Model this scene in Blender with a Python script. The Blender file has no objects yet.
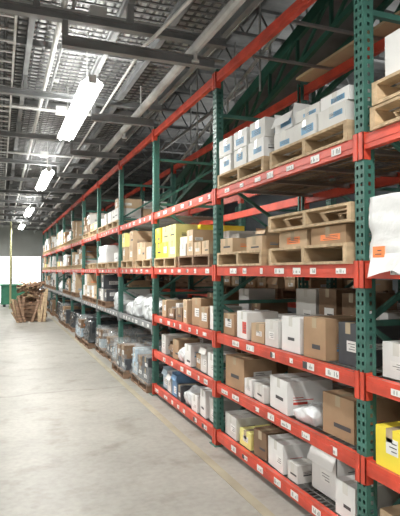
import bpy, math, random
from mathutils import Vector, Matrix, noise
random.seed(7)
scene=bpy.context.scene
COL=scene.collection

# ---------------------------------------------------------------- materials
def mat(name,col,rough=.7,metal=0.,var=.12,scale=6.,bump=0.,bscale=40.,emit=None,coat=0.,stretch=(1,1,1),alpha=1.):
    m=bpy.data.materials.new(name); m.use_nodes=True
    nt=m.node_tree; N=nt.nodes; L=nt.links
    b=N['Principled BSDF']
    b.inputs['Roughness'].default_value=rough; b.inputs['Metallic'].default_value=metal
    b.inputs['Coat Weight'].default_value=coat; b.inputs['Alpha'].default_value=alpha
    tc=N.new('ShaderNodeTexCoord'); mp=N.new('ShaderNodeMapping'); mp.inputs['Scale'].default_value=stretch
    L.new(tc.outputs['Object'],mp.inputs['Vector'])
    n=N.new('ShaderNodeTexNoise'); n.inputs['Scale'].default_value=scale; n.inputs['Detail'].default_value=5
    L.new(mp.outputs[0],n.inputs['Vector'])
    r=N.new('ShaderNodeValToRGB')
    r.color_ramp.elements[0].position=.3; r.color_ramp.elements[1].position=.7
    r.color_ramp.elements[0].color=tuple(max(0,c*(1-var)) for c in col)+(1,)
    r.color_ramp.elements[1].color=tuple(min(1,c*(1+var)) for c in col)+(1,)
    L.new(n.outputs['Fac'],r.inputs[0]); L.new(r.outputs[0],b.inputs['Base Color'])
    if bump>0:
        n2=N.new('ShaderNodeTexNoise'); n2.inputs['Scale'].default_value=bscale; n2.inputs['Detail'].default_value=4
        L.new(mp.outputs[0],n2.inputs['Vector'])
        bp=N.new('ShaderNodeBump'); bp.inputs['Strength'].default_value=bump; bp.inputs['Distance'].default_value=.02
        L.new(n2.outputs['Fac'],bp.inputs['Height']); L.new(bp.outputs[0],b.inputs['Normal'])
    if emit:
        b.inputs['Emission Color'].default_value=(*emit[0],1); b.inputs['Emission Strength'].default_value=emit[1]
    return m

M=dict(
 red=mat('rack_orange_red',(.60,.070,.038),.42,0,.25,5),
 green=mat('rack_green',(.045,.145,.115),.5,0,.28,5),
 teal=mat('conveyor_green',(.03,.12,.085),.5,0,.2,5),
 wire=mat('zinc_wire',(.30,.30,.29),.4,.6,.1),
 steel=mat('galvanised_steel',(.58,.59,.585),.5,.0,.35,2.5),
 bars=mat('grating_bars',(.19,.195,.20),.5,.1,.3,2.5),
 dsteel=mat('dark_steel',(.16,.165,.17),.6,.2,.3,3),
 gray=mat('gray_painted_steel',(.24,.25,.255),.6,.0,.3,3),
 white=mat('white_carton',(.76,.76,.75),.65,0,.05,4),
 white2=mat('offwhite_carton',(.64,.635,.61),.65,0,.08,4),
 brown=mat('kraft_carton',(.39,.255,.15),.8,0,.12,5),
 brown2=mat('light_kraft_carton',(.52,.38,.245),.8,0,.12,5),
 dbrown=mat('dark_kraft_carton',(.22,.14,.085),.8,0,.15,5),
 yellow=mat('yellow_carton',(.88,.72,.06),.6,0,.06,4),
 pyellow=mat('pale_yellow_carton',(.82,.76,.28),.6,0,.1,4),
 black=mat('black_plastic',(.025,.027,.03),.5,0,.3,4),
 dgray=mat('charcoal_carton',(.07,.075,.085),.6,0,.2,4),
 blue=mat('blue_carton',(.16,.30,.50),.6,0,.15,4),
 lblue=mat('pale_blue_bag',(.46,.58,.67),.5,0,.15,4),
 tape=mat('packing_tape',(.46,.37,.25),.25,0,.05),
 tapew=mat('clear_tape_on_white',(.66,.65,.61),.25,0,.05),
 label=mat('paper_label',(.80,.80,.78),.6,0,.03),
 ink=mat('black_ink',(.07,.07,.075),.6,0,.1),
 redink=mat('red_ink',(.60,.08,.06),.6,0,.1),
 orange=mat('orange_label',(.85,.25,.08),.6,0,.1),
 blueink=mat('blue_ink',(.14,.32,.50),.6,0,.1),
 wood=mat('pallet_wood',(.50,.37,.23),.85,0,.3,3,.2,30,stretch=(1,6,6)),
 dwood=mat('old_pallet_wood',(.27,.17,.11),.9,0,.4,3,.2,30,stretch=(1,6,6)),
 ply=mat('plywood',(.55,.42,.26),.8,0,.15,3),
 wrap=mat('white_stretch_wrap',(.76,.77,.77),.3,0,.05,3,.5,7,coat=.25),
 bag=mat('white_poly_bag',(.68,.71,.73),.22,0,.15,6,.7,16,coat=.5),
 cwrap=mat('clear_stretch_film',(.62,.65,.66),.14,0,.35,5,1.,14,coat=.6,alpha=.30),
 bwrap=mat('black_stretch_wrap',(.035,.04,.045),.2,0,.45,5,.6,12,coat=.4),
 lamp=mat('fluorescent_tube',(1,1,1),.5,0,0,emit=((1,1,.96),26)),
 lampw=mat('lamp_reflector',(.85,.86,.86),.35,0,.02),
 wallm=mat('painted_block_wall',(.56,.575,.56),.85,0,.08,1.5,.1,30),
 walld=mat('dark_wall',(.10,.115,.125),.85,0,.2,1.5,.1,30),
 bright=mat('daylit_panel',(.9,.92,.9),.5,0,.02,emit=((1,1,.98),2.0)),
 bin=mat('green_bin_paint',(.04,.20,.12),.5,0,.2,3),
 pipeY=mat('olive_pipe',(.36,.36,.20),.5,0,.1),
 line=mat('worn_floor_stripe',(.345,.31,.225),.6,0,.15,3),
 pipew=mat('white_conduit',(.70,.71,.70),.4,.0,.1),
)
def floor_mat():
    m=bpy.data.materials.new('sealed_concrete'); m.use_nodes=True
    nt=m.node_tree; N=nt.nodes; L=nt.links; b=N['Principled BSDF']
    tc=N.new('ShaderNodeTexCoord')
    n1=N.new('ShaderNodeTexNoise'); n1.inputs['Scale'].default_value=.8; n1.inputs['Detail'].default_value=9; n1.inputs['Roughness'].default_value=.7
    n2=N.new('ShaderNodeTexNoise'); n2.inputs['Scale'].default_value=18; n2.inputs['Detail'].default_value=6
    n3=N.new('ShaderNodeTexNoise'); n3.inputs['Scale'].default_value=2.6; n3.inputs['Detail'].default_value=4
    v=N.new('ShaderNodeTexVoronoi'); v.feature='DISTANCE_TO_EDGE'; v.inputs['Scale'].default_value=.3
    nd=N.new('ShaderNodeTexNoise'); nd.inputs['Scale'].default_value=1.3; nd.inputs['Detail'].default_value=6
    mx=N.new('ShaderNodeMix'); mx.data_type='VECTOR'; mx.inputs[0].default_value=.25
    L.new(tc.outputs['Object'],mx.inputs[4]); L.new(nd.outputs['Color'],mx.inputs[5]); L.new(tc.outputs['Object'],nd.inputs['Vector'])
    L.new(mx.outputs[1],v.inputs['Vector'])
    for n in (n1,n2,n3): L.new(tc.outputs['Object'],n.inputs['Vector'])
    r=N.new('ShaderNodeValToRGB')
    r.color_ramp.elements[0].position=.3; r.color_ramp.elements[0].color=(.265,.258,.23,1)
    r.color_ramp.elements[1].position=.68; r.color_ramp.elements[1].color=(.395,.385,.35,1)
    L.new(n1.outputs['Fac'],r.inputs[0])
    r2=N.new('ShaderNodeValToRGB'); r2.color_ramp.elements[0].position=.3; r2.color_ramp.elements[0].color=(.86,.86,.86,1)
    r2.color_ramp.elements[1].position=.6; r2.color_ramp.elements[1].color=(1,1,1,1)
    L.new(n2.outputs['Fac'],r2.inputs[0])
    m1=N.new('ShaderNodeMix'); m1.data_type='RGBA'; m1.blend_type='MULTIPLY'; m1.inputs[0].default_value=1
    L.new(r.outputs[0],m1.inputs[6]); L.new(r2.outputs[0],m1.inputs[7])
    r3=N.new('ShaderNodeValToRGB'); r3.color_ramp.elements[0].position=0; r3.color_ramp.elements[0].color=(.55,.53,.49,1)
    r3.color_ramp.elements[1].position=.005; r3.color_ramp.elements[1].color=(1,1,1,1)
    L.new(v.outputs['Distance'],r3.inputs[0])
    m2=N.new('ShaderNodeMix'); m2.data_type='RGBA'; m2.blend_type='MULTIPLY'; m2.inputs[0].default_value=.9
    L.new(m1.outputs[2],m2.inputs[6]); L.new(r3.outputs[0],m2.inputs[7])
    r4=N.new('ShaderNodeValToRGB'); r4.color_ramp.elements[0].position=.30; r4.color_ramp.elements[0].color=(.74,.72,.67,1)
    r4.color_ramp.elements[1].position=.46; r4.color_ramp.elements[1].color=(1,1,1,1)
    L.new(n3.outputs['Fac'],r4.inputs[0])
    m3=N.new('ShaderNodeMix'); m3.data_type='RGBA'; m3.blend_type='MULTIPLY'; m3.inputs[0].default_value=1
    L.new(m2.outputs[2],m3.inputs[6]); L.new(r4.outputs[0],m3.inputs[7])
    L.new(m3.outputs[2],b.inputs['Base Color'])
    b.inputs['Roughness'].default_value=.45
    bp=N.new('ShaderNodeBump'); bp.inputs['Strength'].default_value=.15; bp.inputs['Distance'].default_value=.01
    L.new(n2.outputs['Fac'],bp.inputs['Height']); L.new(bp.outputs[0],b.inputs['Normal'])
    return m
M['floor']=floor_mat()

# ---------------------------------------------------------------- mesh builder
class MB:
    def __init__(s): s.v=[];s.f=[];s.m=[];s.mats=[];s.T=Matrix.Identity(4)
    def mi(s,k):
        if k not in s.mats: s.mats.append(k)
        return s.mats.index(k)
    def poly(s,pts,k):
        i=len(s.v); s.v+= [tuple(s.T@Vector(p)) for p in pts]; s.f.append(tuple(range(i,i+len(pts)))); s.m.append(s.mi(k))
    def box(s,a,b,k):
        x0,y0,z0=a;x1,y1,z1=b; i=len(s.v)
        s.v+=[tuple(s.T@Vector(p)) for p in ((x0,y0,z0),(x1,y0,z0),(x1,y1,z0),(x0,y1,z0),(x0,y0,z1),(x1,y0,z1),(x1,y1,z1),(x0,y1,z1))]
        for f in ((0,3,2,1),(4,5,6,7),(0,1,5,4),(1,2,6,5),(2,3,7,6),(3,0,4,7)):
            s.f.append(tuple(i+j for j in f)); s.m.append(s.mi(k))
    def bar(s,p,q,w,h,k):
        p=Vector(p);q=Vector(q);d=q-p;l=d.length
        R=d.to_track_quat('X','Z').to_matrix().to_4x4()
        old=s.T; s.T=old@Matrix.Translation(p)@R
        s.box((0,-w/2,-h/2),(l,w/2,h/2),k); s.T=old
    def tube(s,p,q,r,k,n=10):
        p=Vector(p);q=Vector(q);d=q-p;l=d.length
        R=d.to_track_quat('X','Z').to_matrix().to_4x4()
        old=s.T; s.T=old@Matrix.Translation(p)@R
        c=[(math.cos(2*math.pi*i/n)*r,math.sin(2*math.pi*i/n)*r) for i in range(n)]
        for i in range(n):
            a=c[i];b=c[(i+1)%n]
            s.poly([(0,a[0],a[1]),(l,a[0],a[1]),(l,b[0],b[1]),(0,b[0],b[1])],k)
        s.poly([(0,a[0],a[1]) for a in c[::-1]],k); s.poly([(l,a[0],a[1]) for a in c],k)
        s.T=old
    def mesh(s,name):
        me=bpy.data.meshes.new(name); me.from_pydata(s.v,[],s.f)
        for k in s.mats: me.materials.append(M[k])
        me.polygons.foreach_set('material_index',s.m); me.update(); return me
    def obj(s,name,parent=None,loc=(0,0,0),rz=0,bevel=0):
        o=bpy.data.objects.new(name,s.mesh(name)); COL.objects.link(o)
        o.location=loc; o.rotation_euler=(0,0,rz)
        if parent: o.parent=parent
        return o
def inst(name,me,parent=None,loc=(0,0,0)):
    o=bpy.data.objects.new(name,me); COL.objects.link(o); o.location=loc
    if parent:o.parent=parent
    return o
def empty(name,loc=(0,0,0)):
    o=bpy.data.objects.new(name,None); COL.objects.link(o); o.location=loc; o.empty_display_size=.2; return o

# ---------------------------------------------------------------- shell
XL,XR,YB,YF=-5.0,9.0,-4.0,30.0
ROOF=6.6; MEZ=4.25; D=1.98; BAY=2.22; Y0=.30
b=MB(); b.box((XL,YB,-.15),(XR,YF,0),'floor'); b.obj('floor')
b=MB(); b.box((XL-.2,YB,0),(XL,YF,ROOF),'wallm'); b.obj('wall_left')
b=MB(); b.box((XR,YB,0),(XR+.2,YF,ROOF),'walld'); b.obj('wall_right')
b=MB(); b.box((XL-.2,YB-.2,0),(XR+.2,YB,ROOF),'wallm'); b.obj('wall_near')
b=MB(); b.box((XL-.2,YF,0),(-1.0,YF+.2,ROOF),'wallm'); b.obj('wall_far')
b=MB(); b.box((2.2,YF,0),(XR+.2,YF+.2,ROOF),'wallm'); b.obj('wall_far')
b=MB(); b.box((-1.0,YF,2.5),(2.2,YF+.2,ROOF),'wallm'); b.obj('wall_far')
b=MB(); b.box((-.99,YF+.05,0.003),(2.19,YF+.12,2.49),'bright')
for z in (.6,1.2,1.8): b.box((-.99,YF+.03,z),(2.19,YF+.05,z+.03),'gray')
for x in (-.99,.55,2.11): b.box((x,YF+.005,0.003),(x+.08,YF+.05,2.49),'gray')
b.obj('door_1')
b=MB(); b.box((XL,YB,ROOF),(XR,YF,ROOF+.2),'gray'); b.obj('ceiling')
b=MB()
y=-1.
while y<YF-.5:
    b.box((2.4,y-.05,ROOF-.06),(XR,y+.05,ROOF),'gray'); b.box((2.4,y-.05,ROOF-.56),(XR,y+.05,ROOF-.5),'gray')
    x=2.4
    while x<XR-.4:
        b.bar((x,y,ROOF-.53),(x+.3,y,ROOF-.03),.03,.03,'gray'); b.bar((x+.3,y,ROOF-.03),(x+.6,y,ROOF-.53),.03,.03,'gray'); x+=.6
    y+=1.6
for x in (3.2,5.2): b.tube((x,YB,ROOF-.7),(x,YF,ROOF-.7),.05,'steel')
b.obj('roof_joists')
mz=empty('mezzanine_deck')
MX=2.3
b=MB(); x=XL; p=.22
while x<MX:
    zs=[(x,MEZ+.20),(x+.10,MEZ+.20),(x+.12,MEZ+.25),(x+.20,MEZ+.25),(x+p,MEZ+.20)]
    for (xa,za),(xb,zb) in zip(zs,zs[1:]): b.poly([(xa,YB,za),(xa,YF,za),(xb,YF,zb),(xb,YB,zb)],'steel')
    x+=p
b.obj('corrugated_deck',mz)
b=MB(); x=XL+.05
while x<MX-.05:
    b.box((x,YB,MEZ+.09),(x+.014,YF,MEZ+.12),'bars'); x+=.10
y=YB+.1
while y<YF:
    b.box((XL,y,MEZ+.075),(MX-.05,y+.028,MEZ+.09),'bars'); y+=.12
b.obj('bar_grating',mz)
b=MB()
for x in (-4.4,-3.4,-2.4,-1.4,-.45,.28,1.12,1.62,2.2):
    b.box((x-.03,YB,MEZ+.06),(x+.03,YF,MEZ+.075),'gray'); b.box((x-.008,YB,MEZ-.04),(x+.008,YF,MEZ+.06),'gray'); b.box((x-.03,YB,MEZ-.055),(x+.03,YF,MEZ-.04),'gray')
for i in range(15):
    y=YB+1.2+i*2.22
    b.box((XL,y,MEZ-.01),(MX-.05,y+.05,MEZ+.06),'gray')
b.obj('joists',mz)
b=MB()
for i in range(-1,14):
    y=Y0+BAY*i
    if y>YF-1: break
    b.box((XL,y-.04,4.01),(2.1,y+.04,4.02),'gray'); b.box((XL,y-.006,3.95),(2.1,y+.006,4.01),'gray'); b.box((XL,y-.04,3.94),(2.1,y+.04,3.95),'gray')
    for x in (-3.4,-1.4,.28,1.12,2.0): b.box((x-.03,y-.03,4.02),(x+.03,y+.03,MEZ-.055),'gray')
    xa=.5 if abs(y-4.74)<.1 else 1.12
    b.box((xa,y-.035,3.795),(D+.1,y+.035,3.805),'gray'); b.box((xa,y-.006,3.72),(D-.005,y+.006,3.795),'gray'); b.box((xa,y-.035,3.71),(D-.005,y+.035,3.72),'gray')
    b.box((xa,y-.03,3.805),(xa+.05,y+.03,3.94),'gray')
b.obj('cross_beams',mz)
b=MB()
b.tube((.52,YB,4.10),(.52,YF,4.10),.028,'pipew'); b.tube((.60,YB,4.10),(.60,YF,4.10),.018,'gray')
b.tube((1.76,YB,3.87),(1.76,YF,3.87),.05,'steel'); b.tube((1.3,4.9,3.91),(1.3,YF,3.91),.015,'pipew')
pts=[(1.3,4.9,3.91),(1.31,4.6,3.86),(1.36,4.3,3.88),(1.45,3.9,3.93),(1.55,3.4,3.91),(1.60,2.5,3.90)]
for p_,q_ in zip(pts,pts[1:]): b.tube(p_,q_,.018,'pipew')
y=.6
while y<YF:
    b.tube((1.76,y,3.87),(1.76,y,4.2),.012,'steel',8); b.tube((1.76,y+1,3.75),(1.76,y+1,3.87),.02,'pipew',8); b.tube((1.76,y+1,3.73),(1.76,y+1,3.75),.04,'pipew',8)
    b.box((.45,y,4.128),(.68,y+.03,4.15),'steel')
    b.tube((-1.5,y+1.1,4.07),(1.76,y+1.1,4.07),.022,'pipew',8)
    b.box((.75,y+1.03,4.03),(.9,y+1.17,4.13),'pipew')
    y+=3.1
b.obj('ceiling_pipes',mz)
b=MB()
for x in (-.20,.12): b.box((x-.012,YB,4.05),(x+.012,YF,4.13),'steel')
y=YB+.1
while y<YF-.1: b.box((-.2,y,4.055),(.12,y+.03,4.07),'steel'); y+=.28
for x in (-.14,-.09,-.03,.03): b.tube((x,YB,4.085),(x,YF,4.085),.014,'black',6)
b.obj('cable_tray',mz)
b=MB(); b.box((-1.25,YB+.5,3.68),(-.75,YF-.5,3.93),'steel')
y=YB+.6
while y<YF-.6: b.box((-1.27,y,3.674),(-.73,y+.03,3.936),'gray'); y+=1.2
b.obj('air_duct',mz)

# ---------------------------------------------------------------- lights
def fixture(x,yc,z,top,L=2.5,power=95,up=.35):
    e=empty('fluorescent_light',(x,yc,z))
    b=MB()
    b.box((-.04,-L/2,.04),(.04,L/2,.09),'lampw')
    b.poly([(-.04,-L/2,.06),(-.04,L/2,.06),(-.12,L/2,.0),(-.12,-L/2,.0)],'lampw')
    b.poly([(.04,-L/2,.06),(.12,-L/2,.0),(.12,L/2,.0),(.04,L/2,.06)],'lampw')
    b.box((-.04,-L/2-.01,.0),(.04,-L/2,.08),'lampw'); b.box((-.04,L/2,.0),(.04,L/2+.01,.08),'lampw')
    b.obj('housing',e)
    b=MB()
    for s in (-.06,.06): b.tube((s,-L/2+.03,.005),(s,L/2-.03,.005),.022,'lamp',8)
    b.obj('tubes',e)
    b=MB()
    for s in (-L*.35,L*.35): b.tube((0,s,.09),(0,s,top-z),.006,'steel',6)
    b.obj('hangers',e)
    for nm,pw,zz,rx in (('tube_glow',power,-.03,0),('uplight_fill',power*up,.10,math.pi)):  # second, upward area light is added fill for the ceiling; housing has no slot
        ld=bpy.data.lights.new(nm,'AREA'); ld.shape='RECTANGLE'; ld.size=.2 if rx==0 else .06; ld.size_y=L; ld.energy=pw; ld.color=(1,.98,.93)
        lo=bpy.data.objects.new(nm,ld); COL.objects.link(lo); lo.parent=e; lo.location=(0,0,zz); lo.rotation_euler=(rx,0,0)
for yc in (0.3,6.65,11.8,18.3,24.5): fixture(.88,yc,3.65,MEZ+.07,power=122,up=.30)
for yc in (1,6.65,13,20,26): fixture(-2.6,yc,3.65,MEZ+.07,power=110,up=.30)
for yc in (2,9,16): fixture(6.6,yc,4.6,ROOF-.56,power=45,up=1.0)  # unseen lamp row beyond the racks, added as fill for rack interior and roof

# ---------------------------------------------------------------- pallet rack parts
LV=[.10,.567,1.05,1.70,2.454,3.61]
BH=.086; PW=.085; PDp=.075; RD=1.05
def post_mesh(H):
    b=MB()
    cols=[0,.014,.032,.053,.071,PW]; P=.05
    n=int(H/P)
    for i in range(n):
        z0=i*P; z1=z0+.022; z2=z0+P
        for j in range(5):
            a,c=cols[j]-PW/2,cols[j+1]-PW/2
            if j in(1,3): b.poly([(0,a,z1),(0,a,z2),(0,c,z2),(0,c,z1)],'green')
            else: b.poly([(0,a,z0),(0,a,z2),(0,c,z2),(0,c,z0)],'green')
        for sy in (-PW/2,PW/2):
            xs=[0,.03,.047,PDp]
            for j in range(3):
                a,c=xs[j],xs[j+1]
                if j==1: b.poly([(a,sy,z1),(c,sy,z1),(c,sy,z2),(a,sy,z2)],'green')
                else: b.poly([(a,sy,z0),(c,sy,z0),(c,sy,z2),(a,sy,z2)],'green')
    for s in (-1,1):
        b.box((PDp-.003,min(s*PW/2,s*PW/2-s*.022),0),(PDp,max(s*PW/2,s*PW/2-s*.022),n*P),'green')
    b.box((-.03,-PW/2-.03,0),(PDp+.02,PW/2+.03,.008),'green')
    return b.mesh('upright_post')
def brace_mesh(H):
    b=MB(); xa,xb=PDp,RD-PDp
    z=.15; k=0
    while z<H-.1:
        b.bar((xa,0,z),(xb,0,z),.035,.035,'green')
        z2=z+.62
        if z2<H-.1:
            if k%2==0: b.bar((xa,0,z+.03),(xb,0,z2-.03),.03,.03,'green')
            else: b.bar((xb,0,z+.03),(xa,0,z2-.03),.03,.03,'green')
        z=z2;k+=1
    return b.mesh('frame_bracing')
def beam_mesh(k='red'):
    b=MB(); L=BAY-PW
    b.box((0,0,-BH/2),(.045,L,BH/2),k)
    b.box((-.004,.0,-.012),(0,L,.012),k)
    for y,s in ((0,-1),(L,1)):
        ya,yb=sorted((y-s*.004,y+s*.035))
        b.box((-.012,ya,-.10),(-.004,yb,.06),k); b.box((-.012,y-.004,-.10),(.045,y+.004,.06),k)
    return b.mesh('load_beam')
def deck_mesh():
    b=MB(); L=BAY-PW-.02; W=RD-.02
    for j in range(12):
        x=j*(W-.006)/11; b.box((x,0,-.006),(x+.006,L,0),'wire')
    n=int(L/.05)
    for i in range(n+1):
        y=i*(L-.005)/n; b.box((0,y,-.011),(W,y+.005,-.006),'wire')
    for i in range(4):
        y=.15+i*(L-.3)/3; b.box((.05,y-.02,-.04),(W-.05,y+.02,-.011),'wire')
    return b.mesh('wire_deck')
deckM=deck_mesh(); beamM=beam_mesh(); beamG=beam_mesh('gray')
def rack(x,H,i0,i1,levels,labels=True,name='pallet_rack'):
    root=empty(name,(x,0,0))
    pm=post_mesh(H); bm=brace_mesh(H)
    for i in range(i0,i1+1):
        y=Y0+BAY*i
        inst('upright_post',pm,root,(0,y,0))
        o=inst('rear_post',pm,root,(RD,y,0)); o.rotation_euler=(0,0,math.pi)
        inst('frame_bracing',bm,root,(0,y,0))
    lb=MB()
    for i in range(i0,i1):
        y=Y0+BAY*i+PW/2
        for z,me,dk in levels(i):
            inst('load_beam',me,root,(0,y,z))
            o=inst('rear_beam',me,root,(RD,y+BAY-PW,z)); o.rotation_euler=(0,0,math.pi)
            if dk: inst('wire_deck',deckM,root,(.01,y+.01,z+BH/2))
            if labels and z<3.5:
                yy=y+random.uniform(.06,.2)
                while yy<y+BAY-PW-.2:
                    w=random.choice((.07,.1,.1,.14)); h=random.choice((.035,.042,.048))
                    lb.box((-.006,yy,z-h/2),(-.0041,yy+w,z+h/2),'label')
                    t=yy+.01
                    while t<yy+w-.012:
                        if random.random()<.6: lb.box((-.0068,t,z-h*.3),(-.006,t+.004,z+h*random.choice((.05,.3))),'ink')
                        t+=.011
                    if random.random()<.3: lb.box((-.0068,yy+w*.6,z-h/2),(-.006,yy+w,z+h/2),random.choice(('ink','redink')))
                    yy+=w+random.uniform(.1,.3)
    if labels: lb.obj('shelf_labels',root)
    return root
def lev_front(i):
    if i<=2: r=[(LV[0],beamM,True),(LV[1],beamM,True),(LV[2],beamM,True)]
    else: r=[(.92,beamG,True)]
    r+=[(LV[3],beamM,True),(LV[4],beamM,i!=2)]
    r+=[(LV[5],beamM,i>=5 and i%2==0)]
    return r
rack(D,3.70,-1,12,lev_front)
def lev_back(i): return [(LV[0],beamM,True),(LV[1]+.1,beamM,True),(1.30,beamM,True),(2.05,beamM,True),(2.80,beamM,False)]
X2=D+RD+.28
rack(X2,2.95,-1,11,lev_back,False)

b=MB(); z=LV[5]+BH/2
for yy in (2.9,3.5,4.2): b.box((D+.0,yy,z),(D+RD,yy+.03,z+.02),'wire')
b.box((D+.86,2.75,z+.02),(D+RD,4.62,z+.045),'ply')
b.obj('plywood_shelf_board')

b=MB(); b.box((1.72,YB+.1,0),(1.80,24,.003),'line'); b.obj('floor_stripe')

# ---------------------------------------------------------------- cartons
def carton_geo(b,x0,y0,z0,w,l,h,k,opn=False,lab=None,marks=True,tape='tape'):
    x1,y1,z1=x0+w,y0+l,z0+h
    if k.startswith('white'): tape='tapew'
    if not opn:
        b.box((x0,y0,z0),(x1,y1,z1-.004),k)
        ym=(y0+y1)/2
        b.box((x0+.001,y0+.001,z1-.004),(x1-.001,ym-.002,z1),k); b.box((x0+.001,ym+.002,z1-.004),(x1-.001,y1-.001,z1),k)
        b.box((x0-.0012,ym-.025,z1-.07),(x0,ym+.025,z1+.001),tape); b.box((x0,ym-.025,z1),(x1,ym+.025,z1+.0012),tape)
    else:
        t=.005
        b.box((x0,y0,z0),(x1,y1,z0+t),k)
        b.box((x0,y0,z0),(x0+t,y1,z1),k); b.box((x1-t,y0,z0),(x1,y1,z1),k)
        b.box((x0,y0,z0),(x1,y0+t,z1),k); b.box((x0,y1-t,z0),(x1,y1,z1),k)
        f=min(w,l)*.38
        for p in (((x0,y0,z1),(x0,y1,z1),(x0-f*.35,y1,z1-f*.8),(x0-f*.35,y0,z1-f*.8)),
                  ((x1,y0,z1),(x1,y1,z1),(x1+f*.3,y1,z1+f*.5),(x1+f*.3,y0,z1+f*.5)),
                  ((x0,y0,z1),(x1,y0,z1),(x1,y0-f*.25,z1+f*.45),(x0,y0-f*.25,z1+f*.45)),
                  ((x0,y1,z1),(x1,y1,z1),(x1,y1+f*.1,z1+f*.4),(x0,y1+f*.1,z1+f*.4))):
            b.poly(p,k)
        b.box((x0+.02,y0+.02,z0+t),(x1-.02,y1-.02,z0+h*.7),random.choice(('white2','dgray','brown2')))
    if marks:
        e=.0012
        lw=l*random.uniform(.35,.6); lh=h*random.uniform(.25,.45); ly=y0+random.uniform(.08,.3)*l; lz=z0+h*random.uniform(.15,.4)
        kk=lab or random.choice(('label','label','ink' if k not in('black','dgray') else 'label'))
        if kk=='ink': lh*=.3
        b.box((x0-e,ly,lz),(x0,ly+lw,lz+lh),kk)
        if kk!='ink':
            for q in range(3):
                b.box((x0-2*e,ly+lw*.1,lz+lh*(.2+.25*q)),(x0-e,ly+lw*random.uniform(.5,.9),lz+lh*(.26+.25*q)),'ink')
        lw=w*random.uniform(.3,.6); lh=h*random.uniform(.12,.3); lx=x0+random.uniform(.08,.3)*w; lz=z0+h*random.uniform(.15,.5)
        kk=random.choice(('ink','label','redink','blueink','label','orange'))
        if k in('black','dgray','yellow'): kk='label'
        if k.startswith('white') and kk=='label': kk='ink'
        if kk=='label':
            b.box((lx,y0-e,lz),(lx+lw,y0,lz+lh),kk)
            for q in range(3): b.box((lx+lw*.1,y0-2*e,lz+lh*(.2+.25*q)),(lx+lw*random.uniform(.5,.9),y0-e,lz+lh*(.28+.25*q)),'ink')
        else:
            b.box((lx,y0-e,lz),(lx+lw*.7,y0,lz+lh*.3),kk)
            b.box((lx,y0-e,lz+lh*.5),(lx+lw,y0,lz+lh*.6),kk); b.box((lx,y0-e,lz+lh*.8),(lx+lw*.5,y0,lz+lh*.88),kk)
def carton(y0,l,h,k,z,x=None,w=.36,opn=False,lab=None,rz=0,name='cardboard_box'):
    if x is None: x=D+.06
    b=MB(); carton_geo(b,-w/2,-l/2,0,w,l,h,k,opn,lab)
    return b.obj(name,loc=(x+w/2,y0+l/2,z+.001),rz=math.radians(rz))

def pallet_geo(b,x0,y0,z0,W,L,h=.13,k='wood'):
    t=.018
    for j in range(3):
        y=y0+j*(L-.04)/2; b.box((x0,y,z0+t),(x0+W,y+.04,z0+h-t),k)
    n=max(5,int(W/.14))
    for j in range(n):
        x=x0+j*(W-.095)/(n-1); b.box((x,y0,z0+h-t),(x+.095,y0+L,z0+h),k)
    for x in (x0,x0+W/2-.045,x0+W-.09): b.box((x,y0,z0),(x+.09,y0+L,z0+t),k)
def pallet(y0,L,z,x=None,W=1.0,k='wood',h=.13,rz=0,name='wooden_pallet'):
    if x is None:x=D-.02
    b=MB(); pallet_geo(b,-W/2,-L/2,0,W,L,h,k)
    return b.obj(name,loc=(x+W/2,y0+L/2,z+.001),rz=math.radians(rz))
def stack(y0,L,z,layers,k,x=None,W=.95,nx=3,ny=3,ph=.13,kw='wood',palk=True,name='carton_pallet_load',jit=.02,drop=0.,lab=None,parent=None,rot=3):
    if x is None:x=D-.01
    b=MB(); zz=0
    if palk: pallet_geo(b,0,0,0,W,L,ph,kw); zz=ph
    ks=k if isinstance(k,(list,tuple)) else [k]
    alive={}
    for li,h in enumerate(layers):
        for i in range(nx):
            for j in range(ny):
                if li>0 and not alive.get((i,j),True): continue
                if (li==len(layers)-1 or random.random()<.2) and random.random()<drop: alive[(i,j)]=False; continue
                cw=W/nx-jit-.006-random.random()*.02; cl=L/ny-jit-.006-random.random()*.04
                hh=h
                if li==len(layers)-1: hh=h*random.uniform(.6,1.25) if drop else h
                old=b.T
                cx=i*W/nx+jit*random.random()+.003+cw/2; cy=j*L/ny+jit*random.random()+.003+cl/2
                b.T=Matrix.Translation((cx,cy,zz))@Matrix.Rotation(math.radians(random.uniform(-rot,rot)),4,'Z')
                carton_geo(b,-cw/2,-cl/2,0,cw,cl,hh-.002,random.choice(ks),lab=lab,marks=(i==0 or j==0),opn=(drop>0 and li==len(layers)-1 and random.random()<.08))
                b.T=old
        zz+=h
    return b.obj(name,parent=parent,loc=(x,y0,z+.001) if not parent else (0,0,0))
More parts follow.
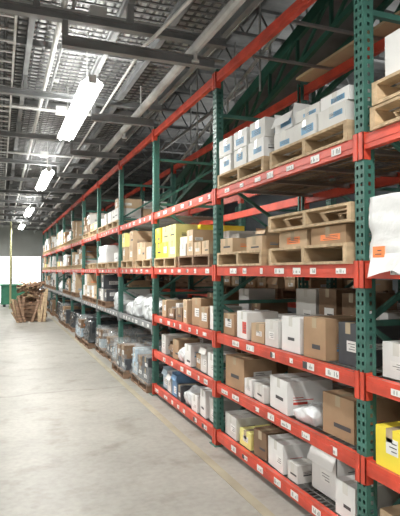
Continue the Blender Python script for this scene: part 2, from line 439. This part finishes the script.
def film(parent,x0,y0,z0,W,L,h,k,seed,amp,n=14,top=1.0,name='wrap',slump=0.):
    me=bpy.data.meshes.new(name); V={};vs=[];fs=[]
    def P(u,v,face): return {0:(0,u,v),1:(1,u,v),2:(u,0,v),3:(u,1,v),4:(u,v,1),5:(u,v,0)}[face]
    def vid(p):
        key=tuple(round(c,4) for c in p)
        if key not in V:
            q=Vector((p[0]*W,p[1]*L,p[2]*h)); c=Vector((W/2,L/2,h/2)); d=(q-c)
            nz=noise.noise(Vector((q.x*5+seed,q.y*5,q.z*7)))+.6*noise.noise(Vector((q.x*13+seed,q.y*13,q.z*15)))
            s=1-abs(nz)*amp*3
            tp=1-(1-top)*p[2]
            s2=1
            if p[2]>.99: s2=1-.25*amp*abs(noise.noise(Vector((q.x*3+seed,q.y*3,1))))*10
            if slump:
                r=(abs(p[0]*2-1)**3+abs(p[1]*2-1)**3)
                s2*=1-slump*.5*r; tp*=1-.12*abs(p[2]*2-1)**2
                if p[2]>.5: s2*=1+.5*noise.noise(Vector((p[0]*2+seed,p[1]*3,seed)))
            V[key]=len(vs); vs.append((c.x+d.x*s*tp+x0,c.y+d.y*s*tp+y0,c.z+d.z*(s*s2 if d.z>0 else 1)+z0))
        return V[key]
    for f in range(6):
        for i in range(n):
            for j in range(n):
                ids=[vid(P(a/n,c/n,f)) for a,c in ((i,j),(i+1,j),(i+1,j+1),(i,j+1))]
                fs.append(ids if f in(1,2,4) else ids[::-1])
    me.from_pydata(vs,[],fs); me.materials.append(M[k]); me.update()
    for pl in me.polygons: pl.use_smooth=True
    o=bpy.data.objects.new(name,me); COL.objects.link(o)
    if parent: o.parent=parent
    return o
def bag(y0,l,h,z,k='bag',x=None,w=.4,seed=1.,name='plastic_bag'):
    o=film(None,0,0,0,w,l,h,k,seed,.07,n=12,name=name,slump=.7); o.location=(D+.05 if x is None else x,y0,z+.001); return o
T=[z+BH/2 for z in LV]
S=carton
# --- bay 1 level 3
S(4.42,.24,.20,'brown',T[2],w=.30)
S(4.12,.24,.24,'white',T[2],w=.30,lab='redink',rz=-4)
S(3.86,.20,.16,'brown2',T[2],w=.26,rz=5)
S(3.60,.21,.21,'white2',T[2],w=.26)
S(3.28,.26,.26,'white',T[2],w=.34,lab='ink')
S(2.98,.25,.28,'brown',T[2],w=.36,rz=3)
S(2.70,.20,.27,'dgray',T[2],w=.34,x=D+.12)
# --- level 2
S(4.24,.36,.29,'brown',T[1],w=.34,rz=3)
S(4.06,.14,.14,'white',T[1],w=.26)
S(3.80,.22,.13,'white2',T[1],w=.3,rz=-6)
S(3.42,.32,.25,'white',T[1],w=.38,rz=-5,lab='ink')
bag(3.10,.27,.12,T[1],w=.32,seed=4.4)
S(2.72,.32,.27,'brown',T[1],w=.40,x=D+.09,rz=2)
# --- level 1
S(4.35,.28,.20,'white2',T[0],w=.36,rz=-3)
S(4.08,.22,.14,'pyellow',T[0],w=.30)
S(3.82,.20,.22,'dbrown',T[0],w=.34,rz=4)
S(3.50,.27,.22,'white',T[0],w=.36,rz=-4)
S(3.32,.14,.13,'white2',T[0],w=.32)
S(2.96,.30,.30,'white',T[0],w=.38,opn=True,x=D+.14)
S(2.66,.20,.22,'white',T[0],w=.34,lab='ink')
# --- bay 0
S(2.22,.22,.20,'white',T[2],w=.34,x=D+.09); S(1.9,.24,.25,'dbrown',T[2],w=.36); S(1.5,.3,.28,'brown',T[2],w=.36)
S(2.20,.22,.22,'yellow',T[1],w=.30,x=D+.02,name='yellow_carton'); S(1.85,.28,.18,'white2',T[1],w=.36); S(1.4,.34,.28,'brown',T[1],w=.36)
S(2.18,.26,.20,'brown2',T[0],w=.36); S(1.75,.34,.26,'brown',T[0],w=.38); S(1.35,.3,.2,'white',T[0],w=.36)
for i in (0,1,2):
    for lv,cl in ((0,.36),(1,.37),(2,.52)):
        y=Y0+BAY*i+.1
        while y<Y0+BAY*(i+1)-.42:
            l=random.uniform(.2,.36); h=random.uniform(.16,cl-.04)
            if random.random()<.8: S(y,l,h,random.choice(('brown','dbrown','white2','brown2','brown','dgray','white','dbrown')),T[lv],x=D+.56,w=random.uniform(.3,.40),rz=random.uniform(-3,3))
            y+=l+random.uniform(.04,.09)
def rowfill(y0,y1,lv,spec):
    y=y0
    for n_,(l,h,k) in enumerate(spec):
        if y+l>y1: break
        if k=='bag': bag(y,l,h,T[lv],w=.34,seed=n_*2.3+lv)
        else: S(y,l,h,k,T[lv],w=random.uniform(.26,.38),x=D+random.uniform(.04,.11),opn=(random.random()<.15),rz=random.uniform(-7,7))
        y+=l+.04
rowfill(4.86,6.9,2,[(.20,.24,'white'),(.2,.22,'brown'),(.24,.30,'brown'),(.2,.27,'brown2'),(.2,.16,'dbrown'),(.18,.2,'white2'),(.18,.12,'dbrown'),(.2,.22,'brown2')])
rowfill(4.86,6.9,1,[(.22,.24,'white'),(.2,.26,'white2'),(.18,.16,'brown'),(.2,.24,'white'),(.22,.18,'bag'),(.18,.24,'brown'),(.2,.14,'dbrown'),(.2,.24,'white2')])
rowfill(4.86,6.9,0,[(.22,.24,'white2'),(.2,.28,'white'),(.18,.18,'white'),(.24,.22,'bag'),(.2,.18,'dgray'),(.18,.26,'blue'),(.2,.22,'white'),(.2,.24,'lblue')])

e=empty('shrink_wrapped_load',(D-.05,1.28,T[3]+.001))
film(e,0,0,0,.95,1.10,.37,'wrap',3.1,.008,n=24)
b=MB(); b.box((-.006,.97,.03),(.02,1.06,.09),'orange'); b.box((-.007,.99,.045),(-.005,1.04,.05),'ink'); b.box((-.007,.99,.065),(-.005,1.02,.07),'ink'); b.obj('tag',e)
b=MB()
for i in range(12):
    ya=.0+i*.09; yb=ya+.09
    za=-.06-.02*math.sin(i*1.7); zb=-.06-.02*math.sin((i+1)*1.7)
    xa=-.02-.012*math.sin(i*2.3); xb=-.02-.012*math.sin((i+1)*2.3)
    b.poly([(0.0,ya,.05),(0.0,yb,.05),(xb,yb,zb),(xa,ya,za)],'wrap')
b.obj('film_skirt',e)

pallet(2.62,.98,T[3],k='wood')
stack(2.68,.86,T[3]+.132,[.12],['brown2','brown'],palk=False,x=D+.02,W=.9,nx=2,ny=2,name='flat_carton_layer',lab='orange',rot=1)
pallet(2.60,1.0,T[3]+.256,k='wood',rz=1.2,h=.12)
stack(3.74,.92,T[3],[.15],['brown2','brown','brown2'],nx=3,ny=3,drop=.2)
stack(5.95,.92,T[3],[.20,.20],['yellow','pyellow','yellow'],nx=3,ny=3,rot=1)
stack(4.86,.98,T[3],[.14,.12],['white2','brown2','white'],nx=3,ny=4,drop=.5,kw='dwood')
stack(3.70,.95,T[4],[.16,.16],['white','white','white2'],nx=2,ny=3,drop=.0,lab='blueink',rot=2)
stack(2.62,.98,T[4],[.13,.13],['white','white','white2'],nx=2,ny=3,drop=.25,lab='blueink',rot=3)
pallet(1.40,1.0,T[4],W=1.0)
pallet(1.36,1.02,T[4]+.132,W=1.02,rz=1)
S(1.80,.54,.26,'white',T[4]+.264,x=D+.04,w=.5,lab='orange',name='white_carton')
pal=[['white','white2'],['brown','brown2','white'],['white2','brown2'],['brown','dbrown','white2'],['pyellow','brown2'],['white','brown2']]
for i in range(3,12):
    ya=Y0+BAY*i+.09
    for half in (0,1):
        y=ya+half*1.06
        if i in (4,7) and half==1:
            e=empty('film_wrapped_pallet_load',(D-.02,y,T[3]+.001))
            b=MB(); pallet_geo(b,0,0,0,.95,.93,.12,'wood'); b.obj('pallet',e)
            film(e,0,0,.122,.95,.93,.36,'wrap',i*1.3,.03,top=.95)
        elif random.random()<.85:
            hh=random.uniform(.13,.24); n=random.randint(1,max(1,int(.5/hh)))
            stack(y,random.uniform(.8,.95),T[3],[hh]*n,random.choice(pal),nx=2,ny=random.choice((2,3)),drop=.35)
        if (random.random()<.6 and i>3) or (i==4):
            hh=random.uniform(.16,.26); stack(y,.95,T[4],[hh]*random.choice((1,2,2)),random.choice(pal[:4]),nx=2,ny=random.choice((2,3)),drop=.25)
        if i==3 or random.random()<.2:
            yy=y
            while yy<y+.75:
                l=random.uniform(.28,.42); 
                if yy+l>y+1.02: break
                bag(yy,l,random.uniform(.2,.38),.92+BH/2,random.choice(('bag','lblue','bag')),w=random.uniform(.4,.6),seed=yy*3.1); yy+=l+.02
        else:
            kk=random.choice((['white','brown2'],['dgray','brown','white2'],['dbrown','brown2']))
            stack(y,.95,.92+BH/2,[random.uniform(.18,.26)]*random.choice((1,2)),kk,nx=2,ny=3,drop=.35,kw='dwood')
        x=D-random.uniform(.0,.20)
        if i<=4 or random.random()<.3:
            e=empty('film_wrapped_pallet_load',(x,y,.001))
            hh=random.uniform(.17,.23)
            stack(0,.93,0,[hh,hh],random.choice((['dgray','white2','dgray','lblue'],['dgray','dbrown','lblue'])),x=0,nx=2,ny=3,drop=.4,kw='dwood',parent=e,name='cartons',rot=7)
            film(e,-.03,-.03,.10,1.01,.99,hh*2+.10,'cwrap',i*3.3+half,.05,top=.88)
        elif random.random()<.6:
            e=empty('black_wrapped_pallet_load',(x,y,.001))
            b=MB(); pallet_geo(b,0,0,0,.95,.93,.12,'dwood'); b.obj('pallet',e)
            film(e,0,0,.122,.95,.93,random.uniform(.25,.5),'bwrap',i*2.7+half,.06,top=.9)
        else: stack(y,.93,0,[.22,.22],['dgray','dbrown','brown'],x=x,nx=2,ny=3,drop=.4,kw='dwood')
def zz2(i): return [LV[0]+BH/2,LV[1]+.1+BH/2,1.30+BH/2,2.05+BH/2]
for i in range(0,9):
    ya=Y0+BAY*i+.09
    for z in zz2(i):
        for half in (0,1):
            if random.random()<.75:
                stack(ya+half*1.06,.95,z,[random.uniform(.12,.15)]*random.choice((1,2)) ,random.choice((['brown','dbrown'],['dbrown','dgray'],['white2','brown'],['brown2','brown'])),x=X2+.02,W=.95,nx=2,ny=3,drop=.3,kw='dwood')

# ---------------------------------------------------------------- loose heap of broken pallets in the aisle
b=MB(); z=0
for k in range(5):
    old=b.T; b.T=Matrix.Translation((random.uniform(-.06,.06),random.uniform(-.07,.07),0))@Matrix.Rotation(math.radians(random.uniform(-10,10)),4,'Z')
    pallet_geo(b,-.42,-.5,z,.84,1.0,.13,'dwood'); b.T=old; z+=.131
# tilted broken pallets thrown on top
for k,(tx,ty) in enumerate(((12,-8),(-14,10),(20,6),(-10,-16))):
    old=b.T; b.T=Matrix.Translation((random.uniform(-.08,.08),random.uniform(-.1,.1),z+.10+k*.13))@Matrix.Rotation(math.radians(random.uniform(-35,35)),4,'Z')@Matrix.Rotation(math.radians(tx),4,'Y')@Matrix.Rotation(math.radians(ty),4,'X')
    pallet_geo(b,-.36,-.4,-.05,.72,.8,.11,random.choice(('dwood','wood','dwood'))); b.T=old
for k in range(34):
    a=random.uniform(0,math.pi); cx,cy=random.uniform(-.25,.25),random.uniform(-.3,.1); l=random.uniform(.15,.40); zc=random.uniform(z,z+.62)
    tz=random.uniform(-.22,.22)
    b.bar((cx-l*math.cos(a),cy-l*math.sin(a),zc-tz),(cx+l*math.cos(a),cy+l*math.sin(a),zc+tz),.09,.02,random.choice(('dwood','dwood','wood')))
for k in range(16):
    t=random.uniform(-.5,.45); b.bar((t,-.85+random.uniform(0,.2),.012),(t+random.uniform(-.3,.3),-.52,random.uniform(.3,1.15)),.09,.02,random.choice(('dwood','dwood','wood')))
b.obj('pallet_stack',loc=(1.04,18.9,0))
b=MB(); z=0
for k in range(5): pallet_geo(b,-.4,-.5,z,.8,1.0,.13,'dwood'); z+=.131
b.obj('pallet_stack',loc=(1.2,21.6,0))

# ---------------------------------------------------------------- inclined conveyor above back row
e=empty('inclined_conveyor',(0,0,0))
A=Vector((3.45,12.0,3.15)); B=Vector((3.45,2.0,5.5)); Wc=.7
b=MB(); d=(B-A); nseg=14
for s in (0,Wc):
    o=Vector((s,0,0))
    b.bar(A+o,B+o,.05,.16,'teal'); b.bar(A+o+Vector((0,0,-.42)),B+o+Vector((0,0,-.42)),.05,.07,'teal')
    b.bar(A+o+Vector((0,0,.35)),B+o+Vector((0,0,.35)),.03,.05,'steel')
    for i in range(nseg):
        p=A+o+d*(i/nseg); q=A+o+d*((i+1)/nseg); dn=Vector((0,0,-.42))
        b.bar(p,p+dn,.03,.04,'teal'); b.bar(p+dn,q,.03,.04,'teal'); b.bar(p,p+Vector((0,0,.35)),.03,.03,'steel')
b.bar(A+Vector((Wc/2,0,-.0)),B+Vector((Wc/2,0,-.0)),Wc-.06,.03,'dsteel')
b.obj('truss_frame',e)
b=MB()
for i in range(90):
    p=A+d*((i+.5)/90); b.tube(p+Vector((.03,0,.06)),p+Vector((Wc-.03,0,.06)),.025,'steel',8)
b.obj('rollers',e)
b=MB()
for t in (.05,.3,.55,.8):
    p=A+d*t
    for s in (-.04,Wc+.04): b.tube(p+Vector((s,0,-.2)),(p.x+s,p.y,ROOF-.5),.015,'steel',6)
    b.bar(p+Vector((-.06,0,-.48)),p+Vector((Wc+.06,0,-.48)),.05,.05,'teal')
b.obj('hanger_rods',e)

# ---------------------------------------------------------------- far end
b=MB(); b.box((.05,26.2,.12),(1.3,27.4,1.0),'bin'); b.box((.0,26.1,1.0),(1.35,27.5,1.06),'bin')
for x in (.2,.6,1.0): b.box((x,26.16,.15),(x+.06,26.2,1.0),'bin')
for x in (.15,1.05): b.box((x,26.3,0),(x+.12,27.3,.12),'black')
b.obj('green_waste_bin')
b=MB(); b.tube((.45,25.0,0),(.45,25.0,3.94),.045,'pipeY'); b.box((.35,24.9,0),(.55,25.1,.01),'pipeY'); b.obj('standpipe')

w=bpy.data.worlds.new('world'); scene.world=w; w.use_nodes=True
w.node_tree.nodes['Background'].inputs[0].default_value=(.7,.8,.9,1); w.node_tree.nodes['Background'].inputs[1].default_value=.4
cd=bpy.data.cameras.new('camera'); cam=bpy.data.objects.new('camera',cd); COL.objects.link(cam)
cd.sensor_fit='VERTICAL'; cd.sensor_height=36; cd.lens=36*520/516
cam.location=(0,0,1.7); cam.rotation_euler=(math.radians(91.43),0,-math.radians(21.04)); cd.clip_end=200; cd.clip_start=.05
scene.camera=cam
scene.view_settings.view_transform='Standard'
scene.view_settings.exposure=.0
